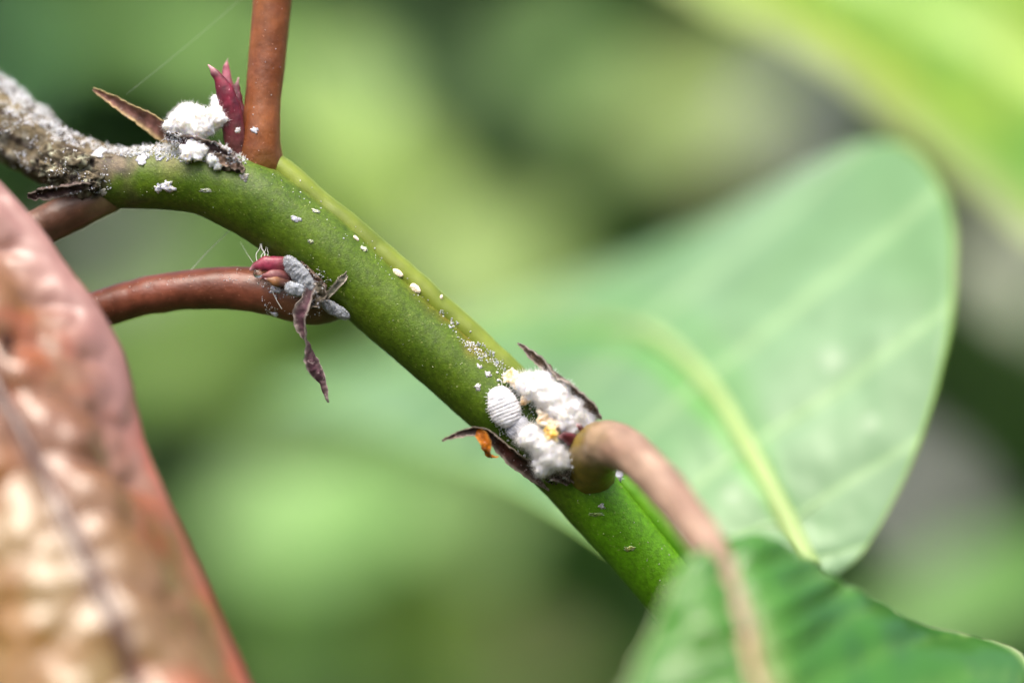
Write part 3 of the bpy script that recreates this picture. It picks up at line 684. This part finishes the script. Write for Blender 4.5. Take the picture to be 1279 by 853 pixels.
flake(395, 264, 6, 2.5, "pale fleck in the upper groove", c=lin(206, 214, 170))
flake(455, 311, 4, 4, "pale crumb in the groove below the slim nymph", c=lin(206, 214, 170))
flake(305, 222, 5, 5, "greyish crumb under the dark bud scales", c=lin(170, 166, 156))

# honeydew drop
g = Geo(); c = P(322, 342, -2.7); g.add([c+p*.32 for p in ICO3[0]], ICO3[1], (1, 1, 1))
tag(build("honeydew_drop", g, M_drop), "clear sticky drop at the tip of the pink bud", "droplet")

# ------------------------------------------------------------------ powder and grains too small to count
for gx in extra:
    o = len(bv); bv += gx.v; bf_ += [tuple(i+o for i in f) for f in gx.f]
bvh = BVHTree.FromPolygons(bv, bf_)
g = Geo()
def dust(n, poly, rmin, rmax, c, hair=0.0, keep=None):
    xs = [p[0] for p in poly]; ys = [p[1] for p in poly]; k = 0; tries = 0
    while k < n and tries < n*12:
        tries += 1; x, y = random.uniform(min(xs), max(xs)), random.uniform(min(ys), max(ys)); ins = False; j = len(poly)-1
        for i in range(len(poly)):
            if (poly[i][1] > y) != (poly[j][1] > y) and x < (poly[j][0]-poly[i][0])*(y-poly[i][1])/(poly[j][1]-poly[i][1])+poly[i][0]: ins = not ins
            j = i
        if not ins: continue
        h = hit(x, y)
        if h is None or (keep and not keep(h[0], h[1])): continue
        k += 1; loc, n_ = h; r = random.uniform(rmin, rmax)/S
        cc = c if not isinstance(c, list) else random.choice(c)
        if random.random() < hair: sliver(g, loc-n_*.03, n_+Vector((random.gauss(0, .7), random.gauss(0, .7), random.gauss(0, .7))), r*5, r*.35, cc, random.uniform(-.4, .4))
        else:
            sx, sy, sz = (random.uniform(.6, 1.4) for _ in range(3))
            g.add([loc+n_*(r*.3)+Vector((p.x*sx, p.y*sy, p.z*sz))*r for p in ICO1[0]], ICO1[1], cc)
PW = [lin(226, 230, 230), lin(206, 214, 216), lin(238, 238, 238), lin(190, 198, 200)]
nz = lambda lo: (lambda p, n: fbm(p, .9, 3) > lo)
upf = lambda p, n: n.z > random.uniform(.45, .95)
dust(2400, [(-10, 85), (60, 132), (120, 155), (210, 165), (300, 180), (310, 200), (240, 205), (150, 195), (80, 180), (-10, 150)], .5, 1.5, PW, .55, upf)
dust(900, [(130, 165), (210, 165), (300, 180), (310, 205), (230, 205), (150, 195)], .5, 1.5, PW, .4, nz(-.1))
dust(260, [(0, 140), (130, 185), (140, 240), (60, 250), (0, 210)], .5, 1.3, PW, .2, nz(.2))
dust(1500, [(-10, 80), (60, 128), (120, 150), (200, 160), (200, 182), (120, 176), (60, 158), (-10, 118)], .6, 1.7, [lin(206, 216, 222), lin(188, 200, 208), lin(226, 230, 232)], .6, lambda p, n: n.z > random.uniform(.65, .98))
dust(300, [(550, 385), (630, 450), (645, 478), (612, 462), (545, 400)], .4, 1.3, PW, .1, nz(-.05))
dust(420, [(620, 460), (720, 500), (715, 600), (650, 590), (610, 520)], .6, 1.8, PW+[CW], .35)
dust(160, [(640, 575), (690, 570), (715, 600), (690, 606)], .8, 2.0, [lin(60, 50, 44), lin(96, 90, 80), lin(150, 146, 136)], .5)
dust(60, [(340, 200), (420, 255), (520, 355), (620, 440), (605, 452), (500, 360), (400, 275), (330, 215)], .4, 1.0, PW)
dust(70, [(110, 365), (300, 330), (400, 350), (400, 400), (300, 385), (120, 410)], .3, .8, PW+[CW], .1, lambda p, n: n.z > .3)
dust(300, [(318, 335), (400, 330), (420, 360), (400, 395), (330, 390)], .5, 1.3, PW+[CW, lin(120, 104, 88)], .35, nz(-.15))
dust(70, [(150, 200), (330, 200), (600, 430), (600, 520), (420, 370), (300, 270), (150, 262)], .3, .8, [lin(190, 200, 150), lin(160, 170, 110)])
dust(24, [(700, 600), (780, 590), (850, 690), (820, 750)], .4, 1.0, [lin(170, 190, 100), CW])
dust(16, [(300, 0), (365, 0), (345, 190), (300, 190)], .3, .7, PW)
tag(build("wax_powder", g, M_wax, org=P(160, 180, 0)), "fine white wax powder dusted over bark and stem", "wax powder", kind="stuff")

# ------------------------------------------------------------------ silk threads
GT = "silk threads round the branch"
def thread(ctrl, label, r=.28):
    gg = tube([(*c, r) for c in ctrl], n=24, seg=5, col=(.8, .82, .8)); tag(build("silk_thread", gg, M_thread), label, "silk thread", GT)
thread([(302, -2, 2.5), (230, 60, 1.5), (158, 118, .3)], "faint long silk thread rising from the dry stipule", .07)
thread([(298, 278, -.2), (262, 312, .2), (236, 340, .2)], "silk thread slanting from the stem to the red-brown petiole", .3)
thread([(300, 302, 0), (308, 316, -.4), (316, 328, -1.8)], "short silk thread left of the pink bud", .3)
for (a, b, w, r, lab) in [((325, 289, -.6), (321, 327, -1.9), 2, .5, "left strand of the silk tuft above the pink bud"), ((328, 291, -.7), (329, 326, -1.9), -2, .9, "thick middle strand of the silk tuft above the pink bud"),
                       ((333, 296, -.8), (327, 327, -1.9), 2, .5, "slanting strand of the silk tuft above the pink bud"), ((337, 300, -.8), (333, 322, -1.9), -1, .4, "right strand of the silk tuft above the pink bud")]:
    thread([a, ((a[0]+b[0])/2+w, (a[1]+b[1])/2, (a[2]+b[2])/2-.1), ((a[0]+3*b[0])/4-w, (a[1]+3*b[1])/4, (a[2]+3*b[2])/4), b], lab, r)
thread([(340, 364, -2.0), (346, 376, -2.0), (352, 386, -1.9)], "silk thread below the white petiole flake", .5)

for o in scene.objects:
    if "_org" in o: del o["_org"]
